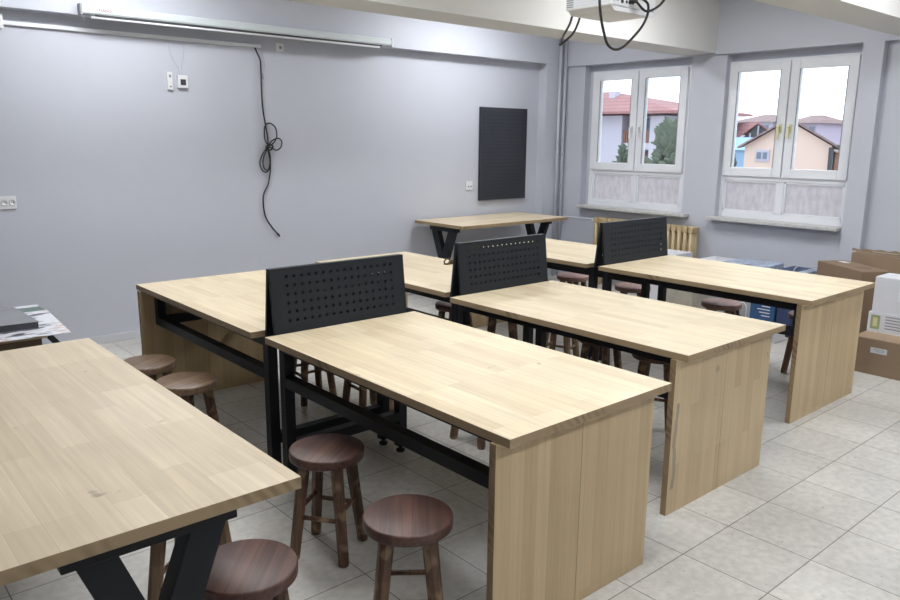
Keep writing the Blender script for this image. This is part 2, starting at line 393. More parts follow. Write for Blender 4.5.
def window(idx, y0, y1, seen=True, hm=None):
    oy0, oy1 = y0, y1
    y0, y1 = {1: (4.53, 5.822), 2: (2.845, 4.135)}.get(idx, (y0, y1))
    ym = (y0+y1)/2; X0, X1 = 7.245, 7.305; z0, z1 = .885, 2.475
    root = bpy.data.objects.new('window_%d' % idx, None); C.objects.link(root); root.location = (XW, ym, SZ); struct(root)
    b = MB()
    b.box(X0, X1, y0, y0+.055, z0, 2.405, .004); b.box(X0, X1, y1-.055, y1, z0, 2.405, .004)
    b.box(X0, X1, y0+.055, y1-.055, z0, z0+.06, .004); b.box(X0, X1, y0+.055, y1-.055, 2.36, 2.405, .004)
    b.box(X0, X1, y0+.055, y1-.055, 1.26, 1.315, .004)
    b.box(X0, X1, ym-.03, ym+.03, z0+.06, 1.26, .004); b.box(X0+.01, X1, ym-.02, ym+.02, 1.315, 2.36, .003)
    b.build('window_frame', M_pvc, root, True)
    b = MB(); b.box(X0+.055, XO, oy0, oy1, 2.405, TZ)
    if idx == 1: b.box(X0+.03, XO, y1+.0005, oy1, SZ, 2.405); b.box(X0+.03, XO, oy0, y0-.0005, SZ, 2.405)
    b.build('lintel_filler', M_wall, root, True)
    for sgn in (1, -1):
        ya, yb = (ym+.006, y1-.04) if sgn > 0 else (y0+.04, ym-.006)
        b = MB(); xa, xb = X0-.022, X1-.02; t = .085
        b.box(xa, xb, ya, ya+t, 1.30, 2.385, .005); b.box(xa, xb, yb-t, yb, 1.30, 2.385, .005)
        b.box(xa, xb, ya+t, yb-t, 1.30, 1.30+t, .005); b.box(xa, xb, ya+t, yb-t, 2.385-t, 2.385, .005)
        s = b.build('sash', M_pvc, root, True)
        b = MB(); b.box(xa+.028, xa+.034, ya+t-.01, yb-t+.01, 1.30+t-.01, 2.385-t+.01)
        p = b.build('pane', M_glass, root, True); p.parent = s
        b = MB(); g = .008
        b.box(xa-.002, xa+.004, ya+t-g+.004, ya+t+.004, 1.30+t, 2.385-t); b.box(xa-.002, xa+.004, yb-t-.004, yb-t+g-.004, 1.30+t, 2.385-t)
        p = b.build('gasket', M_greyplast, root, True); p.parent = s
        if hm:
            yh = ym+sgn*.05
            b = MB(); b.box(xa-.012, xa, yh-.014, yh+.014, 1.72, 1.80, .004)
            b.bar((xa-.012, yh, 1.77), (xa-.04, yh, 1.77), .016, .016, (0, 1, 0), .003)
            b.bar((xa-.045, yh, 1.78), (xa-.045, yh, 1.655 if sgn > 0 else 1.665), .022, .014, (0, 1, 0), .005)
            p = b.build('handle', hm, root, True); p.parent = s
        ya, yb = (ym+.03, y1-.055) if sgn > 0 else (y0+.055, ym-.03)
        b = MB()
        for a in ((ya, ya+.02, z0+.06, 1.26), (yb-.02, yb, z0+.06, 1.26), (ya, yb, z0+.06, z0+.078), (ya, yb, 1.242, 1.26)): b.box(X0+.008, X0+.03, *a, .003)
        b.build('glazing_bead', M_pvc, root, True)
        b = MB(); b.box(X0+.03, X0+.036, ya, yb, z0+.06, 1.26)
        b.build('frosted_pane', M_frost, root, True)
    b = MB(); e0 = y0-.125 if idx == 1 else y0+.01; b.box(7.06, X0+.01, max(e0, 2.845) if idx == 2 else e0, y1+(.03 if idx < 3 else 0), .855, .885, .006)
    b.build('window_sill', M_marble, root, True)
window(1, *W[0], hm=M_plast); window(2, *W[1], hm=M_yellowed); window(3, *W[2]); window(4, *W[3])

# ------------------------------------------------------------------ ceiling lamps (above the frame)
M_lamp = emis('lamp_diffuser', LAMP_COLOR, LAMP_STRENGTH)
for (x, y, col) in [(5.35, 5.35, 'by the window end'), (1.9, 5.35, 'near the screen end'), (5.35, 3.38, 'over the far row'), (1.9, 3.38, 'over the near row'),
                    (5.35, 1.35, 'over the box corner'), (1.9, 1.35, 'over the aisle'), (5.0, -.6, 'over the front right'), (1.6, -.6, 'over the front left')]:
    t = thing('ceiling_light', 'white fluorescent ceiling light %s' % col, 'lamp', (x, y, ZC-.07), 0, 'fluorescent ceiling lights')
    b = MB(); b.box(-.62, .62, -.16, .16, .02, .07, .005); b.build('housing', M_plast, t)
    b = MB(); b.box(-.60, .60, -.14, .14, 0, .019); b.build('diffuser', M_lamp, t)

# ------------------------------------------------------------------ workbenches
H = .7516
def workbench(label, x0, x1, y0, y1, panel_lo, i, pm=M_panel, mot=None):
    """panel_lo: wooden end panel at low y (legs at high y) or the other way round"""
    cx, cy = (x0+x1)/2, (y0+y1)/2
    t = thing('workbench', label, 'workbench', (cx, cy, 0), 0, 'paired birch workbenches with dark steel frames')
    wx, wy = (x1-x0)/2, (y1-y0)/2; sg = 1 if panel_lo else -1
    b = MB(); b.box(-wx, wx, -wy, wy, H-.03, H, .0015, 0, None, 1); b.build('tabletop', [top_mat(i, mot=mot), M_edge], t)
    yp = -sg*(wy-.062)
    for k in (0, 1):
        b = MB(); xa = -wx-.012+k*(wx-.012); xb = xa+(wx-.012)
        b.box(xa+.0007, xb-.0007, yp-.0145, yp+.0145, 0, H-.0305, .001, 0, None, 1, 'y')
        b.build('end_board', [pm, M_edge2], t)
    yl = sg*(wy-.008); xi = wx-.10
    h1 = H-.031; r = .025
    b = MB()   # top ring of the frame
    for x in (-xi, xi): b.box(x-r, x+r, min(yp+sg*.016, yl-sg*r), max(yp+sg*.016, yl-sg*r), h1-.05, h1, .003)
    b.box(-xi+r, xi-r, yl-r, yl+r, h1-.05, h1, .003)
    b.build('top_rail', M_black, t)
    b = MB()   # lower ring: side rails, hangers and cross rail near the end boards
    zr = .53
    ye = yp+sg*.042
    for x in (-xi, xi):
        b.box(x-r, x+r, min(yp+sg*.016, yl-sg*r), max(yp+sg*.016, yl-sg*r), zr-r, zr+r, .003)
        b.box(x-r, x+r, ye-r, ye+r, zr+r, h1-.05, .003)
    b.box(-xi+r, xi-r, ye-r, ye+r, zr-r, zr+r, .003)
    b.build('side_rail', M_black, t)
    b = MB(); b.box(-xi+r, xi-r, yl-r, yl+r, .18, .23, .003); b.build('cross_rail', M_black, t)
    for x in (-xi, xi):
        b = MB(); b.box(x-r, x+r, yl-r, yl+r, .035, h1, .003); lg = b.build('leg', M_black, t)
        b = MB(); b.lathe([(0, 0), (.02, 0), (.024, .006), (.024, .012), (.009, .016), (.009, .035), (0, .035)], 14, (x, yl, 0)); f = b.build('leveling_foot', M_rubber, t); f.parent = lg
    return t
KN = ((.30, .20, .11), 9, .715)
workbench('nearest birch workbench whose wooden end panel stands front centre', 1.555, 2.414, 1.502, 3.052, True, 1, M_panel, KN)
workbench('birch workbench in the middle row, its end panel stained grey at left', 2.79, 3.662, 1.667, 3.20, True, 2, M_panel2)
workbench('birch workbench of the far row nearest the cardboard boxes', 4.34, 5.255, 1.843, 3.363, True, 3, M_panel)
workbench('birch workbench behind the nearest perforated divider, by the left wall', 1.545, 2.40, 3.172, 4.68, False, 4, M_panel, KN)
workbench('birch workbench with a small bronze trinket on it, between two dividers', 2.86, 3.69, 3.322, 4.78, False, 5, M_panel)
workbench('birch workbench of the far row behind the farthest divider, near the radiator', 4.35, 5.225, 3.482, 4.86, False, 6, M_panel)

# ------------------------------------------------------------------ perforated metal
def peg_sheet(mb, w, h, nx, nz, px, pz, r, ox=0, oz=0, M=None, thick=.0015, mi=0):
    """perforated sheet in local x/z, y = 0; lower left corner at origin, holes centred at (ox,oz)"""
    cxs = [w/2+ox+(i-(nx-1)/2)*px for i in range(nx)]; czs = [h/2+oz+(j-(nz-1)/2)*pz for j in range(nz)]
    bm = bmesh.new(); cache = {}
    def V(x, z):
        k = (round(x, 5), round(z, 5))
        if k not in cache: cache[k] = bm.verts.new((x, 0, z))
        return cache[k]
    gx = [0]+[cxs[0]-px/2+i*px for i in range(nx+1)]+[w]; gz = [0]+[czs[0]-pz/2+j*pz for j in range(nz+1)]+[h]
    for i in range(len(gx)-1):
        for j in range(len(gz)-1):
            xa, xb, za, zb = gx[i], gx[i+1], gz[j], gz[j+1]
            if 0 < i <= nx and 0 < j <= nz:
                cx, cz = cxs[i-1], czs[j-1]
                hv = [V(cx+r*math.cos(R(45*k)), cz+r*math.sin(R(45*k))) for k in range(8)]
                c = [V(xb, zb), V(xa, zb), V(xa, za), V(xb, za)]
                for k in range(4):
                    a = 2*k+1
                    bm.faces.new((c[k], c[(k+1) % 4], hv[(a+2) % 8], hv[(a+1) % 8], hv[a]))
            else: bm.faces.new((V(xa, za), V(xb, za), V(xb, zb), V(xa, zb)))
    geo = bmesh.ops.extrude_face_region(bm, geom=list(bm.faces))
    bmesh.ops.translate(bm, vec=(0, thick, 0), verts=[v for v in geo['geom'] if isinstance(v, bmesh.types.BMVert)])
    bmesh.ops.recalc_face_normals(bm, faces=bm.faces)
    for f in bm.faces: f.material_index = mi
    mb._add(bm, M)

def divider(label, x0, x1, yn, yf, zt):
    """A-frame of two perforated sheets standing in the gap between two benches"""
    t = thing('peg_divider', label, 'divider', ((x0+x1)/2, (yn+yf)/2, .7225), 0, 'perforated dividers between the benches')
    w_ = x1-x0; zb = 0; h = zt-.7225; yc = 0; g = (yf-yn)/2
    for s, nm in ((-1, 'front'), (1, 'back')):
        a = Vector((0, s*g, zb)); bt = Vector((0, s*.014, h)); d = bt-a; L = d.length
        ang = math.atan2(-d.y, d.z)
        M = Matrix.Translation((-w_/2, a.y, zb)) @ Matrix.Rotation(ang, 4, 'X')
        mb = MB(); peg_sheet(mb, w_, L, 16, 6, w_/19.2, .041, .0080, 0, .022, M)
        # folded side flanges
        for xx in (0, w_-.0015):
            mb.box(xx, xx+.0015, 0 if s < 0 else -.014, .015 if s < 0 else .001, 0, L, 0, 0, M)
        mb.build('perforated_sheet', M_peg, t)
    b = MB(); b.box(-w_/2, w_/2, -.016, .016, h, h+.004, .001); b.build('top_cap', M_peg, t)
    return t
divider('black perforated divider nearest the camera, daylight showing through its holes', 1.612, 2.372, 3.060, 3.160, 1.045)
divider('black perforated divider in the middle row, beside the bronze trinket', 2.888, 3.632, 3.208, 3.312, 1.044)
divider('black perforated divider in the far row, in front of the ochre radiator', 4.428, 5.228, 3.372, 3.472, 1.048)

# ------------------------------------------------------------------ tables on crossed steel legs
def cross_table(label, x0, x1, y0, y1, h, along_y, i, inset=.06, mot=None, off=0):
    cx, cy = (x0+x1)/2, (y0+y1)/2; wx, wy = (x1-x0)/2, (y1-y0)/2
    t = thing('cross_leg_table', label, 'table', (cx, cy, 0), 0, 'birch tables on crossed black legs')
    c = planks('birch_table_%d' % i, (.65, .55, .40), (.55, .45, .31), 1 if along_y else 0, 0 if along_y else 1, length=.42, width=.075, seed=i*2.3, mottle=mot, bias=-.2)
    b = MB(); b.box(-wx, wx, -wy, wy, h-.032, h, .0015, 0, None, 1); b.build('tabletop', [c, M_edge], t)
    L = wy if along_y else wx; D = wx if along_y else wy; ins = .155; hb = h-.032
    for s in (-1, 1):
        p = s*(L-inset-.03)
        def P(u, z): return (u+off, p, z) if along_y else (p, u+off, z)
        side = (0, 1, 0) if along_y else (1, 0, 0)
        b = MB(); e = .14
        b.bar(P(-e, 0.005), P(e, hb-.018), .0598, .085, side, .003); b.bar(P(e, 0.005), P(-e, hb-.018), .056, .085, side, .003)
        b.bar(P(-e-.062, hb-.028), P(e+.062, hb-.028), .06, .052, side, .003)
        for q in (-e, e): b.bar(P(q-.06, .006), P(q+.06, .006), .06, .012, side, .002)
        b.build('cross_leg', M_black, t)
    b = MB(); p = L-inset-.06
    for q in (off-.1, off+.1):
        if along_y: b.box(q-.02, q+.02, -p, p, hb-.04, hb-.0005, .002)
        else: b.box(-p, p, q-.02, q+.02, hb-.04, hb-.0005, .002)
    b.build('long_rail', M_black, t)
    return t
cross_table('pale birch table with crossed black legs filling the lower left corner',   .115, .893, 1.588, 3.34, .80, True, 1, off=.04, mot=((.22, .15, .09), 10, .69))
cross_table('narrow birch table with black legs against the left wall under the black board', 4.95, 6.51, 5.50, 6.25, .80, False, 2)

# ------------------------------------------------------------------ stools
def make_stool(label, seat_mat, leg_mat):
    t = thing('round_stool', label, 'stool', (0, 0, 0), 0, 'round wooden stools')
    r = .148
    b = MB(); b.lathe([(0, .402), (r-.005, .402), (r-.001, .405), (r, .410), (r, .433), (r-.002, .438), (r-.006, .4402), (0, .4405)], 48)
    b.build('seat', seat_mat, t)
    f, tp = .105, .067
    P = lambda sx, sy, z: Vector((sx*(f+(tp-f)*z/.402), sy*(f+(tp-f)*z/.402), z))
    for sx, sy in ((1, 1), (-1, 1), (-1, -1), (1, -1)):
        b = MB(); b.cyl(P(sx, sy, 0), P(sx, sy, .012), .019, .0225, 8, smooth=False); b.cyl(P(sx, sy, .012), P(sx, sy, .4015), .0225, .026, 8, smooth=False)
        b.build('leg', leg_mat, t)
    for a, c, z in (((1, 1), (-1, 1), .205), ((1, -1), (-1, -1), .205), ((1, 1), (1, -1), .175), ((-1, 1), (-1, -1), .175)):
        b = MB(); b.cyl(P(*a, z), P(*c, z), .0095, .0095, 8); b.build('stretcher', leg_mat, t)
    return t
red = make_stool('dark reddish round stool fully visible between front table and nearest workbench', STOOL_R, M_leg)
red.location = (1.490, 2.440, 0); red.rotation_euler = (0, 0, R(35))
brn = make_stool('brown plank-topped stool beside the front table, farther of two', STOOL_B, M_leg)
brn.location = (1.368, 4.06, 0); brn.rotation_euler = (0, 0, R(35))
pnk = make_stool('rosy brown stool under the far-row bench behind the farthest divider', STOOL_P, M_leg)
pnk.location = (5.30, 4.385, 0); pnk.rotation_euler = (0, 0, R(10))
lgt = make_stool('light-legged stool showing only its leg behind the front table leg', STOOL_B, M_leglight)
lgt.location = (.885, 2.33, 0); lgt.rotation_euler = (0, 0, R(40))
dup(red, (1.400, 1.803, 0), R(52), 'dark reddish stool at bottom centre with a worn spot on its seat')
dup(red, (.860, 1.866, 0), R(48), 'dark reddish stool cut off by the bottom edge, right of the crossed leg')
dup(brn, (1.405, 3.62, 0), R(20), 'brown plank-topped stool beside the front table, nearer of two')
dup(red, (2.39, 4.08, 0), R(-5), 'dark stool seen by its legs under the nearest divider, left one')
dup(red, (2.52, 3.64, 0), R(-3), 'dark stool seen by its legs under the nearest divider, right one')
dup(red, (2.76, 2.90, 0), R(5), 'stool showing one foot beyond the long rail of the nearest workbench')
dup(red, (3.80, 3.78, 0), R(40), 'dark stool seen by its crowded legs beneath the middle-row bench, left one')
dup(lgt, (4.02, 3.42, 0), R(20), 'stool with lighter legs seen beneath the middle of the middle-row bench')
dup(red, (3.76, 2.86, 0), R(10), 'very dark stool beneath the middle-row bench, seat and legs in shadow')
dup(red, (3.72, 2.42, 0), R(25), 'dark stool just left of the stained end panel of the middle row')
dup(red, (3.66, 4.14, 0), R(15), 'stool half hidden left of the middle divider, under the trinket bench')
dup(pnk, (5.31, 3.745, 0), R(30), 'rosy brown stool just right of the steel legs under the farthest divider')
dup(pnk, (5.285, 2.915, 0), R(15), 'rosy brown stool under the far-row workbench in front of the stacked cartons')
dup(red, (5.40, 2.29, 0), R(0), 'stool showing one dark leg beside the end panel of the far workbench')

# ------------------------------------------------------------------ bronze trinket
t = thing('bronze_trinket', 'small bronze ring and clip lying on the bench left of the middle divider', 'trinket', (3.555, 4.09, H))
b = MB()
b.tube([(.024*math.cos(a*math.pi/8)-.02, .012*math.sin(a*math.pi/8), .022+.016*math.sin(a*math.pi/8+.6)) for a in range(17)], .006, 8, sub=1)
b.build('ring', M_bronze, t)
b = MB(); b.box(.012, .040, -.014, .014, 0, .022, .004); b.cyl((.0, 0, .012), (.03, 0, .026), .009, .007, 10); b.box(-.04, .045, -.016, .016, 0, .004, .001); b.build('clip', M_bronze, t)

# ------------------------------------------------------------------ left wall: screen, duct, sockets, cord, board
t = thing('projector_screen', 'white roll-down projector screen housing under the ceiling on the left wall', 'screen', (3.17, YF-.05, ZB))
b = MB()
x0, x1 = 1.79, 4.55; yo = YF
b.prism([(yo-.001, .010+ZB), (yo-.001, .062+ZB), (yo-.010, .068+ZB), (yo-.050, .068+ZB), (yo-.062, .056+ZB), (yo-.062, .016+ZB), (yo-.054, .006+ZB), (yo-.03, 0.004+ZB)], 'x', x0, x1)
b.build('housing', M_screen, t, True)
for xx in (x0-.018, x1):
    b = MB(); b.box(xx, xx+.018, yo-.067, yo-.0005, ZB-.002, ZB+.073, .005); b.build('end_cap', M_greyplast if xx < x0 else M_plast, t, True)
b = MB(); b.box(x0+.09, x1-.10, yo-.052, yo-.034, ZB-.008, ZB+.010, .001); b.build('slot_strip', M_darkprint, t, True)  # dark strip standing for the black slot line under the housing
b = MB(); b.cyl((x0+.06, yo-.043, ZB-.017), (x1-.13, yo-.043, ZB-.017), .0085, n=12); b.build('weight_bar', M_plast, t, True)
b = MB(); b.tube([(x0-.01, yo-.066, ZB+.0), (x0-.004, yo-.064, ZB-.02), (x0+.006, yo-.066, ZB-.045)], .002); b.build('pull_cord', M_plast, t, True)
text_part('maker_name', 'TIANO', .030, M_red, t, Matrix.Translation((1.945-3.17, -.0140, .034)) @ Matrix.Rotation(R(90), 4, 'X'))

b = MB(); b.box(1.30, 3.27, YW-.026, YW-.0003, 2.385, 2.412, .003)
tag(base(b.build('cable_duct', M_pvc)), 'long thin white cable duct running under the beam on the left wall', 'cable duct')
b = MB(); b.box(1.19, 1.302, YW-.05, YW-.0003, 2.355, 2.455, .006)
tag(base(b.build('junction_box', M_plast)), 'white junction box at the left end of the cable duct', 'junction box')

def socket(label, x, z, w_, h_, holes, rings=False):
    t = thing('wall_socket', label, 'socket', (x, YW, z-h_/2))
    b = MB(); b.box(-w_/2, w_/2, -.012, -.0003, 0, h_, .004); b.build('face_plate', M_plast, t)
    for cx, cz, r in holes:
        b = MB()
        if rings:
            b.lathe([(r, 0), (r, .004), (r-.004, .004), (r-.004, .001), (0, .001)], 20)
            bmesh.ops.rotate(b.bm, verts=b.bm.verts, cent=(0, 0, 0), matrix=Matrix.Rotation(R(90), 3, 'X')); bmesh.ops.translate(b.bm, verts=b.bm.verts, vec=(cx, -.0122, h_/2+cz))
            o = b.build('outlet', M_plast, t)
            b = MB()
            for s in (-1, 1): b.cyl((cx+s*.008, -.0128, h_/2+cz), (cx+s*.008, -.0142, h_/2+cz), .003, n=8)
            p = b.build('pin_hole', M_darkprint, t); p.parent = o
            b = MB(); b.tube([(cx+(r+.001)*math.cos(a*math.pi/8), -.013, h_/2+cz+(r+.001)*math.sin(a*math.pi/8)) for a in range(17)], .0013, 6, sub=1); p = b.build('rim_shadow_gap', M_greyplast, t); p.parent = o
        else:
            b.cyl((cx, -.0125, h_/2+cz), (cx, -.016, h_/2+cz), r, n=14); b.build('outlet', M_greyplast, t)
    return t
socket('double white wall socket at the left edge of the photo', 1.215, 1.152, .112, .092, [(-.022, 0, .021), (.030, 0, .021)], True)
socket('small white antenna socket on the left wall below the screen', 3.455, 2.405, .078, .072, [(.006, 0, .013)])
socket('white wall socket left of the black perforated board', 5.735, 1.13, .10, .095, [(-.012, -.01, .010), (.025, -.01, .010)])

t = thing('remote_control', 'white remote control in a holder high on the left wall', 'remote control', (2.457, YW, 2.0))
b = MB(); b.box(-.021, .021, -.026, -.0003, 0, .138, .006); b.build('body', M_plast, t)
b = MB(); b.box(-.008, .008, -.029, -.0255, .095, .115, .001); b.box(-.008, .008, -.029, -.0255, .02, .03, .001); b.build('button', M_greyplast, t)
t = thing('screen_switch', 'square white screen switch with dark rocker beside the remote control', 'switch', (2.56, YW, 2.018))
b = MB(); b.box(-.042, .042, -.028, -.0003, 0, .10, .006); b.build('box_body', M_plast, t)
b = MB(); b.box(-.020, .024, -.032, -.0275, .022, .068, .002); b.build('rocker', M_darkprint, t)
b = MB(); b.tube([(-.012, -.008, .098), (-.02, -.006, .15), (-.06, -.004, .22), (-.085, -.004, .30), (-.09, -.004, .372)], .0025)
b.tube([(.004, -.008, .098), (.004, -.006, .16), (.025, -.005, .24), (.036, -.005, .32), (.036, -.005, .370)], .0025); b.build('wire', M_pipe, t)

cp = [(3.214, 2.392), (3.232, 2.345), (3.258, 2.29), (3.265, 2.22), (3.262, 2.036), (3.266, 1.867), (3.288, 1.747), (3.305, 1.60), (3.30, 1.53), (3.318, 1.44), (3.318, 1.36), (3.305, 1.29), (3.288, 1.213), (3.246, 1.14), (3.232, 1.055), (3.255, .93), (3.315, .83), (3.372, .762)]
t = thing('hanging_cord', 'long black cord hanging from the duct, bundled in a loose knot', 'cord', (3.28, YW, .75))
def wv(l, d=.012): return [(x, YW-d-(i % 3)*.003, z) for i, (x, z) in enumerate(l)]
b = MB(); b.tube(wv(cp), .0065)
b.tube(wv([(3.302, 1.56), (3.27, 1.62), (3.272, 1.72), (3.32, 1.755), (3.375, 1.72), (3.385, 1.64), (3.35, 1.58), (3.30, 1.55), (3.25, 1.50), (3.215, 1.42), (3.23, 1.35), (3.275, 1.33), (3.31, 1.38), (3.315, 1.46), (3.30, 1.54)], .022), .0062)
b.tube(wv([(3.30, 1.55), (3.33, 1.60), (3.39, 1.625), (3.43, 1.60), (3.42, 1.55), (3.37, 1.52), (3.31, 1.545), (3.26, 1.49), (3.235, 1.42), (3.25, 1.36), (3.285, 1.35), (3.305, 1.42), (3.30, 1.52)], .032), .0062)
b.build('cable', M_rubber, t, True)
b = MB(); b.tube(wv([(3.27, 1.545), (3.30, 1.57), (3.335, 1.555), (3.32, 1.525), (3.285, 1.525), (3.27, 1.545)], .036), .008); b.build('knot', M_rubber, t, True)
b = MB(); b.cyl((3.368, YW-.014, .77), (3.388, YW-.014, .745), .009, .007, 10); b.build('plug', M_rubber, t, True)
b = MB(); b.box(3.285, 3.312, YW-.012, YW-.0003, 2.135, 2.17, .002); b.tube([(3.30, YW-.004, 2.17), (3.31, YW-.004, 2.26), (3.29, YW-.004, 2.33), (3.262, YW-.004, 2.384)], .0015)
tag(base(b.build('cable_clip', M_pipe)), 'tiny grey cable clip with thin wire right of the hanging black cord', 'cable clip')

t = thing('perforated_board', 'tall black perforated board mounted on the left wall near the corner', 'pegboard', (6.243, YW, .96))
b = MB(); wB, hB = .735, 1.02
peg_sheet(b, wB, hB, 17, 24, .04, .04, .0078, 0, 0, Matrix.Translation((-wB/2, -.032, 0)), .0018)
for a in ((-wB/2, -wB/2+.002, 0, hB), (wB/2-.002, wB/2, 0, hB), (-wB/2, wB/2, 0, .002), (-wB/2, wB/2, hB-.002, hB)): b.box(a[0], a[1], -.0305, -.004, a[2], a[3])
b.build('perforated_sheet', M_pegwall, t)
b = MB(); b.box(-wB/2+.01, wB/2-.01, -.010, -.0003, .01, hB-.01); b.build('backing', M_rubber, t)  # black sheet added behind the holes so they read dark

# ------------------------------------------------------------------ heating
for i, x in enumerate((7.018, 7.108)):
    b = MB(); b.cyl((x, YF-.028, 0.001), (x, YF-.028, ZC-.001), .017, n=16); b.cyl((x, YF-.028, 1.46), (x, YF-.028, 1.50), .021, n=16)
    tag(base(b.build('heating_pipe', M_pipe)), 'vertical grey heating pipe in the corner, %s' % ('the left one of the pair' if i == 0 else 'the right one of the pair, beside window wall'), 'pipe', 'heating pipes in the corner')
t = thing('radiator', 'ochre cast-iron column radiator under the left window', 'radiator', (7.06, 4.88, 0))
ncol = 19
for k in range(ncol):
    y = 4.27+k*(5.50-4.27)/(ncol-1); b = MB()
    for dx in (-.045, 0, .045):
        b.cyl((7.06+dx, y, .17), (7.06+dx, y, .735), .021, .021, 10)
    for z in (.17, .735):
        b.box(7.06-.066, 7.06+.066, y-.029, y+.029, z-.032, z+.032, .014)
    b.build('section', M_radi, t, True)
b = MB(); b.cyl((7.06, 4.24, .17), (7.06, 5.53, .17), .02, n=12); b.cyl((7.06, 4.24, .735), (7.06, 5.53, .735), .02, n=12); b.build('manifold', M_radi, t, True)
for y in (4.34, 5.43):
    b = MB(); b.cyl((7.03, y, 0), (7.03, y, .15), .018, .012, 10); b.cyl((7.09, y, 0), (7.09, y, .15), .018, .012, 10); b.build('foot', M_radi, t, True)
b = MB(); b.cyl((7.06, 5.532, .735), (7.06, 5.57, .735), .022, n=12); b.cyl((7.06, 5.555, .735), (7.02, 5.555, .735), .018, n=12); b.build('valve', M_plast, t, True)
b = MB(); b.tube([(7.06, 5.571, .735), (7.06, 5.70, .735), (7.085, 5.95, .728), (7.108, 6.05, .722), (7.108, YF-.05, .722)], .011, 10)
tag(base(b.build('branch_pipe', M_pipe)), 'thin horizontal pipe joining the corner pipes to the radiator', 'pipe')

# ------------------------------------------------------------------ projector
px0, px1, py0, py1, pz0, pz1 = 2.725, 3.045, 2.115, 2.365, 2.172, 2.290
t = thing('ceiling_projector', 'white projector hanging from the ceiling with black cables', 'projector', ((px0+px1)/2, (py0+py1)/2, pz0))
b = MB(); b.box(px0, px1, py0, py1, pz0+.022, pz1, .008)
b.prism([(px0+.004, pz0+.024), (px1-.004, pz0+.024), (px1-.02, pz0+.004), (px0+.03, pz0+.004)], 'y', py0+.004, py1-.01)
b.build('case', M_plast, t, True)
b = MB()
for k in range(7): b.box(px0-.001, px0+.002, py0+.02, py1-.05, pz0+.036+k*.011, pz0+.039+k*.011)
b.build('vent_slat', M_whitebox, t, True)
b = MB()
for k in range(9): b.box(px0-.0015, px0+.002, py1-.045, py1-.008, pz0+.034+k*.009, pz0+.0385+k*.009)
b.build('exhaust_grille', M_greyplast, t, True)
b = MB()
for dx, r in ((.02, .004), (.045, .003), (.075, .009), (.105, .006), (.125, .006), (.15, .007)): b.cyl((px0+dx, py0+.001, pz0+.045), (px0+dx, py0-.002, pz0+.045), r, n=12)
b.build('port', M_darkprint, t, True)
b = MB(); b.box(px0+.02, px0+.24, py0-.0015, py0+.002, pz0+.063, pz0+.10, .0005); b.build('port_panel', M_whitebox, t, True)
b = MB(); b.cyl(((px0+px1)/2, (py0+py1)/2, pz1-.002), ((px0+px1)/2, (py0+py1)/2, ZC-.001), .02, n=16); b.cyl(((px0+px1)/2, (py0+py1)/2, ZC-.02), ((px0+px1)/2, (py0+py1)/2, ZC-.0005), .06, n=20); b.build('ceiling_mount', M_plast, t, True)
b = MB(); b.cyl((px0+.17, py1+.001, pz0+.06), (px0+.17, py1+.02, pz0+.06), .03, n=20); b.build('lens', M_darkprint, t, True)
b = MB(); b.cyl((px0+.13, py0-.003, pz0+.068), (px0+.13, py0-.04, pz0+.068), .012, .010, 10); b.cyl((px0+.125, py0-.003, pz0+.045), (px0+.125, py0-.04, pz0+.045), .009, .007, 10); b.build('plug', M_rubber, t, True)
yy = py0-.05
b = MB(); b.tube([(px0+.13, py0-.035, pz0+.068), (2.895, yy, 2.222), (2.918, yy, 2.205), (2.915, yy, 2.165), (2.880, yy, 2.115), (2.82, yy, 2.065), (2.755, yy, 2.022), (2.70, yy, 2.008), (2.65, yy, 2.025), (2.62, yy, 2.075), (2.595, yy, 2.14), (2.585, yy, 2.22), (2.61, yy, 2.32), (2.70, yy+.05, 2.6), (2.80, py0+.10, ZC-.002)], .0055)
b.build('power_cable', M_rubber, t, True)
b = MB(); b.tube([(px0+.125, py0-.035, pz0+.045), (2.90, yy, 2.182), (2.97, yy, 2.20), (3.03, yy, 2.24), (3.06, yy, 2.30), (3.05, yy, 2.5), (2.95, py0+.08, ZC-.002)], .0055)
b.build('video_cable', M_rubber, t, True)
b = MB(); b.tube([(2.80, py1+.012, pz0+.06), (2.785, py1+.02, 2.155), (2.745, py1+.02, 2.10), (2.72, py1+.02, 2.055), (2.745, py1+.02, 2.068), (2.80, py1+.02, 2.105), (2.835, py1+.02, 2.15), (2.86, py1+.012, 2.23)], .005)
b.build('signal_cable', M_rubber, t, True)

# ------------------------------------------------------------------ side table with papers at the left
t = thing('side_table', 'small wooden side table with dark steel strut, beyond the front table', 'table', (.40, 4.12, 0))
b = MB(); b.box(.0, .84, 3.80, 4.46, .715, .743, .002); b.build('tabletop', M_panel, t, True)
b = MB(); b.box(.02, .82, 3.83, 3.855, 0, .7145, .001); b.build('front_board', plain('dark_brown_board', (.14, .10, .06), .6, noise=.1), t, True)
b = MB(); b.box(.02, .045, 3.86, 4.44, 0, .7145, .001); b.build('side_board', M_panel, t, True)
b = MB(); b.bar((.868, 4.25, .72), (1.40, 4.25, .0), .03, .03, (0, 1, 0), .002); b.box(.80, .875, 4.235, 4.265, .690, .7145); b.build('strut', M_black, t, True)
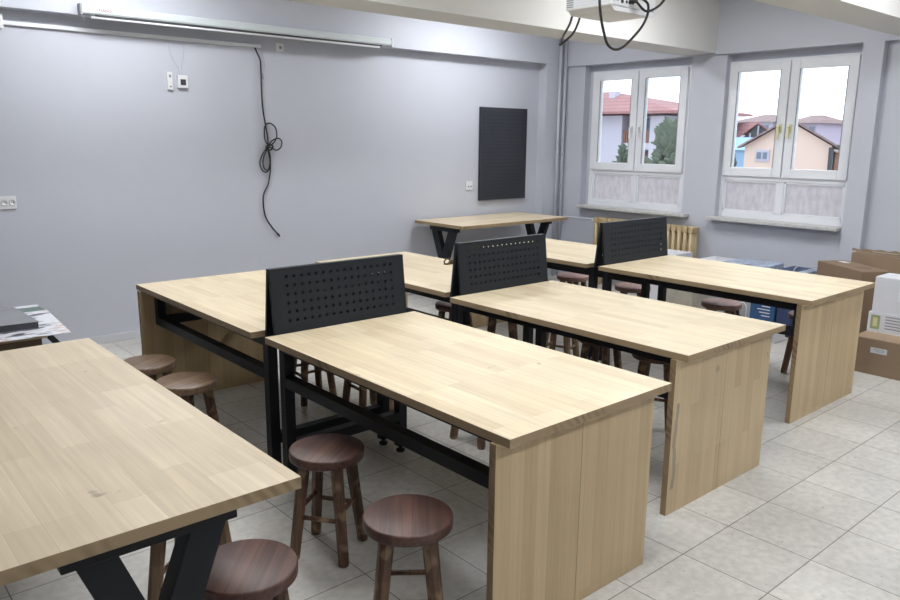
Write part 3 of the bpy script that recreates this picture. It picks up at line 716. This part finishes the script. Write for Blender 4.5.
# sheets: printed paper lying flat, edge over the table
def paper_mat():
    g = N('printed_sheet'); tc = g.n('ShaderNodeTexCoord')
    mp = g.n('ShaderNodeMapping'); mp.inputs['Scale'].default_value = (5, 16, 1); mp.inputs['Rotation'].default_value = (0, 0, .35); g.l(tc.outputs['Object'], mp.inputs[0])
    nz = g.n('ShaderNodeTexNoise'); nz.inputs['Scale'].default_value = 1.6; nz.inputs['Detail'].default_value = 5; g.l(mp.outputs[0], nz.inputs['Vector'])
    rp = g.n('ShaderNodeValToRGB'); e = rp.color_ramp.elements; e[0].position = .39; e[0].color = (.07, .07, .10, 1); e[1].position = .46; e[1].color = (.72, .74, .80, 1)
    x = rp.color_ramp.elements.new(.58); x.color = (.72, .74, .80, 1); x = rp.color_ramp.elements.new(.64); x.color = (.50, .30, .18, 1)
    g.l(nz.outputs['Fac'], rp.inputs[0]); g.l(rp.outputs[0], g.b.inputs['Base Color']); g.b.inputs['Roughness'].default_value = .35; return g.m
t = thing('printed_sheet', 'glossy printed sheet with a green strip lying on the side table', 'poster', (.45, 4.1, .7435))
b = MB(); b.prism([(.05, 3.74), (.92, 3.715), (.955, 4.28), (.945, 4.40), (.05, 4.42)], 'z', .7436, .7456); b.build('paper', paper_mat(), t, True)
b = MB(); b.prism([(.05, 4.295), (.952, 4.285), (.945, 4.398), (.05, 4.418)], 'z', .7457, .7462); b.build('green_strip', plain('green_print', (.09, .15, .13), .4), t, True)
b = MB(); b.prism([(.05, 4.42), (.944, 4.401), (.955, 4.46), (.05, 4.48)], 'z', .7436, .7456); b.build('paper_margin', M_whitebox, t, True)
t = thing('flat_case', 'flat grey case lying on the printed sheet', 'case', (.5, 4.1, .7465))
b = MB(); b.prism([(.10, 3.93), (.822, 3.875), (.80, 4.34), (.62, 4.40), (.10, 4.42)], 'z', .7500, .779); b.build('body', M_slabside, t, True)
b = MB(); b.prism([(.098, 3.928), (.824, 3.873), (.802, 4.342), (.62, 4.402), (.10, 4.422)], 'z', .7791, .782); b.prism([(.098, 3.928), (.824, 3.873), (.802, 4.342), (.62, 4.402), (.10, 4.422)], 'z', .7464, .7499); b.build('cover', M_slab, t, True)

# ------------------------------------------------------------------ cartons
def carton(name, label, x0, x1, y0, y1, z0, z1, mat, rz=0, extra=None, group=None, flap=True, cat='box'):
    t = thing(name, label, cat, ((x0+x1)/2, (y0+y1)/2, z0), rz, group)
    wx, wy, h = (x1-x0)/2, (y1-y0)/2, z1-z0
    b = MB(); b.box(-wx, wx, -wy, wy, 0, h-.003, .004); b.build('body', mat, t)
    if flap:
        b = MB(); b.box(-wx+.001, -.002, -wy+.001, wy-.001, h-.0028, h, .0008); b.box(.002, wx-.001, -wy+.001, wy-.001, h-.0028, h, .0008); b.build('flap', mat, t)
    if extra: extra(t, wx, wy, h)
    return t
def big_extra(t, wx, wy, h):
    b = MB(); b.box(-.03, .03, -wy-.0006, wy+.0006, h-.0002, h+.0008); b.box(-wx-.0008, -wx+.0002, -.14, -.10, .0, h, ); b.build('packing_tape', M_tape, t)
    yl = 1.94-(1.40+2.12)/2
    b = MB(); b.box(-wx-.0012, -wx-.0002, yl-.055, yl+.055, h-.10, h-.06); l = b.build('paper_label', M_whitebox, t)
    b = MB(); b.box(-wx-.0018, -wx-.0012, yl-.04, yl+.035, h-.075, h-.071); b.box(-wx-.0018, -wx-.0012, yl-.04, yl+.02, h-.086, h-.083); l2 = b.build('label_print', M_greyplast, t); l2.parent = l
carton('cardboard_box', 'large brown cardboard box on the floor with a small white label', 5.755, 6.27, 1.40, 2.12, 0, .262, M_card, extra=big_extra)
def mid_extra(t, wx, wy, h):
    b = MB()
    for k in range(5): b.box(-wx-.0012, -wx-.0002, -wy+.05, wy-.12, .03+k*.022, .038+k*.022)
    b.build('printed_lines', M_greyplast, t)
    b = MB(); b.box(-wx-.0012, -wx-.0002, wy-.085, wy-.02, .02, h-.02); e = b.build('green_emblem', plain('green_emblem', (.30, .36, .20), .6), t)
    b = MB(); b.box(-wx-.0020, -wx-.0012, wy-.068, wy-.037, .04, h-.04); e2 = b.build('emblem_core', M_yellowed, t); e2.parent = e
carton('white_carton', 'flat white carton with printed lines and green emblem on the large cardboard box', 6.00, 6.25, 1.60, 2.125, .2628, .408, M_whitebox, extra=mid_extra)
def top_extra(t, wx, wy, h):
    yl = 2.03-.13-(1.62+2.11)/2
    b = MB(); b.box(-wx-.0012, -wx-.0002, yl-.075, yl+.045, .10, .17); l = b.build('paper_label', plain('label_paper', (.70, .72, .78), .5), t)
    b = MB()
    for k in range(3): b.box(-wx-.0018, -wx-.0012, yl-.06, yl+.03, .112+k*.018, .120+k*.018)
    l2 = b.build('label_print', M_greyplast, t); l2.parent = l
    b = MB(); b.box(-wx-.0008, wx+.0008, -.02, .02, h-.001, h+.0012); b.build('wrap_fold', M_pvc, t)
carton('white_wrapped_box', 'white wrapped box with a paper label on top of the carton stack', 6.01, 6.26, 1.62, 2.11, .4088, .672, M_whitebox, extra=top_extra)
def brown_extra(t, wx, wy, h):
    b = MB()
    for k in range(3): b.box(-.03+k*.03, -.015+k*.03, -.10-k*.02, -.06-k*.02, h+.0002, h+.0010); b.box(-.02+k*.03, .0+k*.03, -.11-k*.02, -.10-k*.02, h+.0002, h+.0010)
    b.build('stamped_mark', M_darkprint, t)
    b = MB(); b.box(.02, .08, .14, .24, h+.0002, h+.001); b.build('white_sticker', M_whitebox, t)
carton('cardboard_box', 'brown cardboard box with dark stamped marks on top, behind the white boxes', 6.60-.125, 6.60+.125, 2.50-.29, 2.50+.29, 0, .64, M_card2, rz=R(-33), extra=brown_extra)
b = MB(); b.box(6.98, 7.13, 1.75, 2.67, 0, .700, .006)
t = thing('cardboard_box', 'tallest cardboard box against the wall, torn along its top edge', 'box', (7.06, 2.19, 0))
b.build('body', M_card, t, True)
b = MB(); random.seed(3)
pts = [(1.75, .700)]+[(1.75+k*.057, .738+random.uniform(-.012, .012)) for k in range(16)]+[(2.665, .742), (2.67, .716)]
b.prism(pts, 'x', 6.975, 6.980); b.build('torn_flap', M_card, t, True)
b = MB(); b.box(6.972, 6.9745, 1.80, 2.50, .722, .727); b.build('packing_tape', M_tape, t, True)

# cartons along the window wall, behind the far workbench
carton('white_carton', 'white carton beside the radiator, just right of the farthest divider', 6.45, 6.78, 4.09, 4.42, 0, .55, M_whitebox)
carton('beige_carton', 'beige carton low behind the legs of the far workbench', 6.22, 6.50, 3.72, 4.0, 0, .27, plain('beige_card', (.36, .33, .28), .7, noise=.2, nscale=12))
def sock_extra(t, wx, wy, h):
    b = MB(); b.box(-wx-.004, -wx-.0002, .13, .20, h-.16, h-.10, .001); l = b.build('side_label', M_pvc, t)
    b = MB(); b.box(-wx-.005, -wx-.004, .145, .185, h-.14, h-.12); p = b.build('label_print', M_greyplast, t); p.parent = l
carton('grey_carton', 'large pale grey carton behind the stool under the far workbench', 6.52, 6.95, 3.20, 3.95, 0, .48, plain('pale_grey_card', (.42, .43, .45), .6, noise=.08, nscale=6), extra=sock_extra)
def blue_extra(t, wx, wy, h):
    b = MB()
    for k in range(6): b.box(-wx-.0012, -wx-.0002, -.07, .045-(k % 3)*.02, h-.05-k*.028, h-.042-k*.028)
    b.build('white_print', M_whitebox, t)
carton('blue_box', 'blue printed box with white lines under the far workbench', 6.30, 6.50, 2.98, 3.20, 0, .34, M_blue, extra=blue_extra)
carton('navy_box', 'narrow dark navy box right of the blue printed box', 6.32, 6.50, 2.84, 2.97, 0, .36, M_navy)
carton('white_carton', 'small white carton on the floor beside a brown stool leg', 6.02, 6.22, 2.83, 2.95, 0, .13, M_whitebox)
carton('brown_carton', 'brown carton at the right end of the blue-wrapped packs', 6.62, 7.0, 2.86, 3.17, 0, .475, M_card2)
random.seed(11)
for k, (x, y, wx, wy, z, mt, d) in enumerate([(6.77, 3.82, .30, .24, .4805, M_whitebox, 'white pack, leftmost of the row along the window wall'), (6.78, 3.56, .32, .23, .4805, M_bluepale, 'pale blue pack beside the leftmost white pack by the wall'),
      (6.79, 3.33, .30, .2, .4805, M_bluepale, 'pale blue pack in the middle of the row by the wall'), (6.81, 3.07, .34, .20, .4755, M_navy, 'navy patterned pack on the brown carton'), (6.80, 2.93, .30, .08, .4755, M_bluepale, 'narrow blue pack at the right end of the row')]):
    t = thing('wrapped_pack', d, 'pack', (x, y, z), random.uniform(-.05, .05), 'wrapped packs on the cartons')
    b = MB(); b.box(-wx/2, wx/2, -wy/2, wy/2, 0, .04+.008*(k % 3), .01); b.build('wrap', mt, t)
    b = MB(); b.tube([(-wx/2+.03, -wy/4, .042+.008*(k % 3)), (0, 0, .048+.008*(k % 3)), (wx/2-.04, wy/5, .043+.008*(k % 3))], .004); b.build('crease', M_whitebox, t)
# a small tool with a looped lead
t = thing('hand_tool', 'small maroon and black tool with a white looped lead, behind the far stool', 'tool', (6.36, 3.39, 0))
b = MB(); b.box(-.05, .05, -.06, .06, 0, .10, .01); b.cyl((0, .03, .10), (0, .045, .24), .03, .022, 12); b.cyl((0, -.035, .10), (0, -.03, .20), .028, .02, 12); b.build('body', M_rubber, t)
b = MB(); b.cyl((-.045, .045, .24), (.03, .045, .24), .024, .02, 12); b.cyl((-.05, -.03, .19), (.03, -.03, .2), .025, .02, 12); b.build('grip', M_maroon, t)
b = MB(); b.tube([(0, -.05, .20), (-.01, -.09, .23), (-.01, -.125, .20), (-.01, -.13, .12), (-.01, -.12, .04), (-.01, -.08, .006)], .005); b.build('lead', M_plast, t)

# ------------------------------------------------------------------ outside
M_ground = plain('ground_dust', (.34, .31, .27), .9, noise=.2, nscale=.3)
M_render = plain('white_render', (.44, .43, .51), .8)
M_salmon = plain('salmon_render', (.64, .49, .425), .8)
def tiles(name, c, c2):
    return planks(name, c, c2, 1, 2, length=.9, width=.22, rough=.8, grain=.1, mort=.02, mcol=[k*.7 for k in c2])
M_roof = tiles('red_roof_tiles', (.34, .155, .155), (.28, .13, .13))
M_roof2 = tiles('dull_roof_tiles', (.27, .19, .18), (.22, .15, .15))
M_dark = plain('dark_grey', (.05, .055, .06), .6)
M_win = plain('window_blue_grey', (.12, .16, .22), .3)
M_brownwood = plain('brown_balcony_wood', (.22, .11, .08), .7, noise=.2, nscale=3)
M_brick = planks('brick_wall_orange', (.46, .25, .17), (.38, .2, .14), 1, 2, length=.3, width=.1, mort=.008, grain=.1)
M_leaf = plain('conifer_foliage', (.095, .12, .085), .9, noise=.5, nscale=6)
M_leaf2 = plain('conifer_foliage_dark', (.06, .08, .055), .9, noise=.5, nscale=5)
M_bark = plain('bark', (.12, .09, .06), .9)
GZ = -4.6
b = MB(); b.box(XO+.3, 220, -120, 220, GZ-.4, GZ); struct(b.build('ground', M_ground))
# white two-wing house, left window
t = thing('white_house', 'white house with red hipped roof and balcony seen through the left window', 'house', (40, 27, GZ))
b = MB(); b.box(36, 42.4, 26.75, 34, GZ, 3.0); b.box(37.6, 42.4, 24.9, 26.75, GZ, 3.0); b.box(36, 42.4, 23.85, 24.9, GZ, 2.95); b.build('wall', M_render, t, True)
b = MB()
E = [(35.2, 34.8, 3.10), (35.2, 22.75, 3.05), (43, 22.75, 3.05), (43, 34.8, 3.10)]
E2 = [(x, y, z+.12) for x, y, z in E]
b.faces(E+E2+[(38.8, 29.6, 4.50), (38.8, 31.5, 4.55)], [(3, 2, 1, 0), (0, 1, 5, 4), (1, 2, 6, 5), (2, 3, 7, 6), (3, 0, 4, 7), (4, 5, 8, 9), (5, 6, 8), (6, 7, 9, 8), (7, 4, 9)]); b.build('roof', M_roof, t, True)
b = MB(); b.box(36.1, 37.6, 24.9, 26.75, 1.15, 1.50); b.build('balcony_slab', M_render, t, True)
b = MB()
for k in range(12): b.box(36.15, 36.2, 24.95+k*.15, 25.05+k*.15, 1.5, 2.15)
b.box(36.13, 36.22, 24.9, 26.74, 2.1, 2.18); b.build('balcony_railing', M_brownwood, t, True)
b = MB(); b.box(37.5, 37.6, 25.1, 26.5, 1.5, 2.85); b.build('balcony_door', M_win, t, True)
b = MB(); b.box(37.4, 37.6, 25.0, 26.74, GZ+2, 1.0); b.build('lower_shutter', M_brownwood, t, True)
b = MB(); b.box(37.6, 38.2, 28.6, 29.0, 3.9, 4.45); b.build('chimney', M_render, t, True)
t = thing('far_house', 'small far house with orange roof right of the white house', 'house', (62, 38.6, GZ))
b = MB(); b.box(60, 66, 37.4, 39.9, GZ, 1.55); b.build('wall', M_salmon, t, True)
b = MB(); b.prism([(59.5, 1.5), (66.5, 1.5), (63, 2.9)], 'y', 37.0, 40.2); b.build('roof', M_roof, t, True)
# salmon gabled house, right window
def sk(b, k=.50):
    for v in b.bm.verts: v.co.y += k*(v.co.x-30)
t = thing('gabled_house', 'salmon rendered house with a low gable and small white window', 'house', (33, 14.3, GZ))
b = MB(); b.prism([(16.10, GZ), (12.62, GZ), (12.62, 1.50), (14.36, 2.44), (16.10, 1.48)], 'x', 30, 35.6); sk(b); b.build('wall', M_salmon, t, True)
for a in (((16.42, 1.36), (14.36, 2.50)), ((12.28, 1.36), (14.36, 2.50))):
    (ya, za), (yb, zb) = a; b = MB()
    b.faces([(29.7, ya, za), (29.7, yb, zb), (36, yb, zb), (36, ya, za), (29.7, ya, za+.08), (29.7, yb, zb+.08), (36, yb, zb+.08), (36, ya, za+.08)], [(0, 1, 2, 3), (7, 6, 5, 4), (0, 4, 5, 1), (1, 5, 6, 2), (2, 6, 7, 3), (3, 7, 4, 0)])
    sk(b); b.build('roof', M_roof2, t, True)
b = MB(); b.box(29.93, 30.0, 15.02, 15.60, .86, 1.32); f = b.build('window_surround', M_render, t, True)
b = MB(); b.box(29.90, 29.94, 15.35, 15.52, .96, 1.22); b.box(29.90, 29.94, 15.10, 15.26, .96, 1.22); p = b.build('pane', M_win, t, True); p.parent = f
b = MB(); b.bar((29.9, 12.50, GZ+.01), (29.9, 12.60, 1.45), .1, .14, (1, 0, 0)); b.build('downpipe', M_dark, t, True)
b = MB(); b.box(30.2, 35, 12.45, 12.60, -1, 1.3); sk(b); b.build('dark_side_slab', M_dark, t, True)  # plain dark slab set against the right side wall
t = thing('brick_shed', 'low orange brick shed right of the salmon house', 'shed', (38.6, 13.9, GZ))
b = MB(); b.box(37.2, 40, 12.0, 15.7, GZ, 1.18); b.build('wall', M_brick, t, True)
b = MB(); b.prism([(37.0, 1.18), (40.2, 1.18), (40.2, 1.75)], 'y', 11.9, 15.8); b.build('roof', M_roof2, t, True)
t = thing('red_roof_barn', 'barn with red roof and open dark gable behind the salmon house', 'barn', (42, 23, GZ))
def sk2(b):
    for v in b.bm.verts: v.co.y += 1.15*(v.co.x-40.6)
b = MB(); b.box(40.9, 44, 20.45, 21.9, GZ, 1.85); sk2(b); b.build('wall', M_dark, t, True)
b = MB()
for (ya, za), (yb, zb) in (((22.25, 1.80), (21.15, 2.60)), ((20.15, 2.00), (21.15, 2.60))):
    b.faces([(40.6, ya, za), (40.6, yb, zb), (44.2, yb, zb), (44.2, ya, za), (40.6, ya, za+.08), (40.6, yb, zb+.08), (44.2, yb, zb+.08), (44.2, ya, za+.08)], [(0, 1, 2, 3), (7, 6, 5, 4), (0, 4, 5, 1), (1, 5, 6, 2), (2, 6, 7, 3), (3, 7, 4, 0)])
sk2(b); b.build('roof', M_roof, t, True)
b = MB(); b.prism([(20.2, 1.86), (22.1, 1.80), (21.15, 2.58)], 'x', 40.75, 40.85); b.build('gable', M_dark, t, True)
b = MB()
for y in (20.7, 21.15, 21.6): b.box(40.66, 40.74, y-.03, y+.03, 1.86, 2.1 if y != 21.15 else 2.5)
b.build('truss_post', M_render, t, True)
b = MB(); b.box(37, 39, 19.7, 21.4, GZ, 1.2); b.prism([(36.8, 1.21), (39.2, 1.21), (39.2, 1.85), (39.0, 1.85)], 'y', 19.6, 21.5)
tag(base(b.build('blue_canopy', plain('blue_canopy_sheet', (.22, .38, .56), .5))), 'lean-to with light blue sheet roof left of the salmon house', 'lean-to')
for (y0, y1, z, X, mt, rf, lab) in [(40.0, 44.2, 3.7, 80, M_render, M_roof2, 'distant two-storey white house above the barn roof'), (34.5, 37.2, 3.5, 78, plain('lilac_render', (.38, .34, .44), .8), M_roof2, 'distant lilac apartment house behind the gable'),
                                 (38.6, 40.2, 3.0, 90, M_salmon, M_roof, 'distant pale salmon house between the window sashes'), (31.5, 34.0, 3.1, 92, M_render, M_roof2, 'distant hazy house right of the lilac one')]:
    t = thing('distant_house', lab, 'house', (X+3, (y0+y1)/2, GZ), 0, 'distant houses on the skyline')
    b = MB(); b.box(X, X+8, y0, y1, GZ, z); b.build('wall', mt, t, True)
    b = MB(); o = .5; ym = (y0+y1)/2
    b.faces([(X-o, y0-o, z), (X+8+o, y0-o, z), (X+8+o, y1+o, z), (X-o, y1+o, z), (X+3, ym-.6, z+.85), (X+3, ym+.6, z+.85)], [(3, 2, 1, 0), (0, 1, 4), (1, 2, 5, 4), (2, 3, 5), (3, 0, 4, 5)]); b.build('roof', rf, t, True)
    for k in range(3):
        yk = y0+(y1-y0)*(k+.6)/3.4
        b = MB(); b.box(X-.06, X, yk-.28, yk+.28, z-1.1, z-.35); b.build('window', M_win, t, True)
def conifer(label, x, y, top, r, h, leaf, seed, group='trees outside the windows', wide=1.0):
    rnd = random.Random(seed); t = thing('conifer_tree', label, 'tree', (x, y, GZ), 0, group)
    H_ = top-GZ
    b = MB(); b.cyl((0, 0, 0), (0, 0, H_*.93), .16, .03, 8); b.build('trunk', M_bark, t)
    b = MB()
    n = int(300*wide)
    for k in range(n):
        u = rnd.random(); z = H_-h*u; rr = r*(u**.7)*(.70+.30*math.sin(z*6+seed)); a = rnd.uniform(0, 2*math.pi); q = rr*math.sqrt(rnd.random())
        c = Vector((q*math.cos(a), q*math.sin(a), z)); L = r*rnd.uniform(.22, .42)
        d = Vector((math.cos(a)*rnd.uniform(.3, 1), math.sin(a)*rnd.uniform(.3, 1), rnd.uniform(.1, 1.1))).normalized()*L
        b.cyl(c-d*.5, c+d*.15, L*.10, L*.32, 6, smooth=False); b.cyl(c+d*.15, c+d*.8, L*.32, L*.03, 6, smooth=False)
    b.build('foliage', leaf, t)
conifer('bushy green pine in front of the white house in the right sash', 24, 15.75, 2.15, 1.35, 3.2, M_leaf, 1, wide=1.6)
conifer('small pine top low in the left sash of the left window', 24, 17.75, 1.42, .65, 2.2, M_leaf, 2)
conifer('tiny pine top at the lower left corner of the left window', 24, 19.1, 1.05, .4, 1.5, M_leaf, 3)
conifer('tall dark conifer at the right edge of the right window', 26, 10.12, 3.2, .95, 5, M_leaf2, 4, wide=1.8)
conifer('distant rounded tree beside the white house roof', 48, 30.0, 3.1, 1.9, 5, M_leaf, 5)
conifer('dark bush at the lower left corner of the right window', 28, 15.55, 1.15, .55, 1.6, M_leaf2, 6)
for k, (x, y, z, r) in enumerate([(150, 62, 4.2, 9), (150, 80, 4.4, 11), (150, 100, 5, 12)]): pass
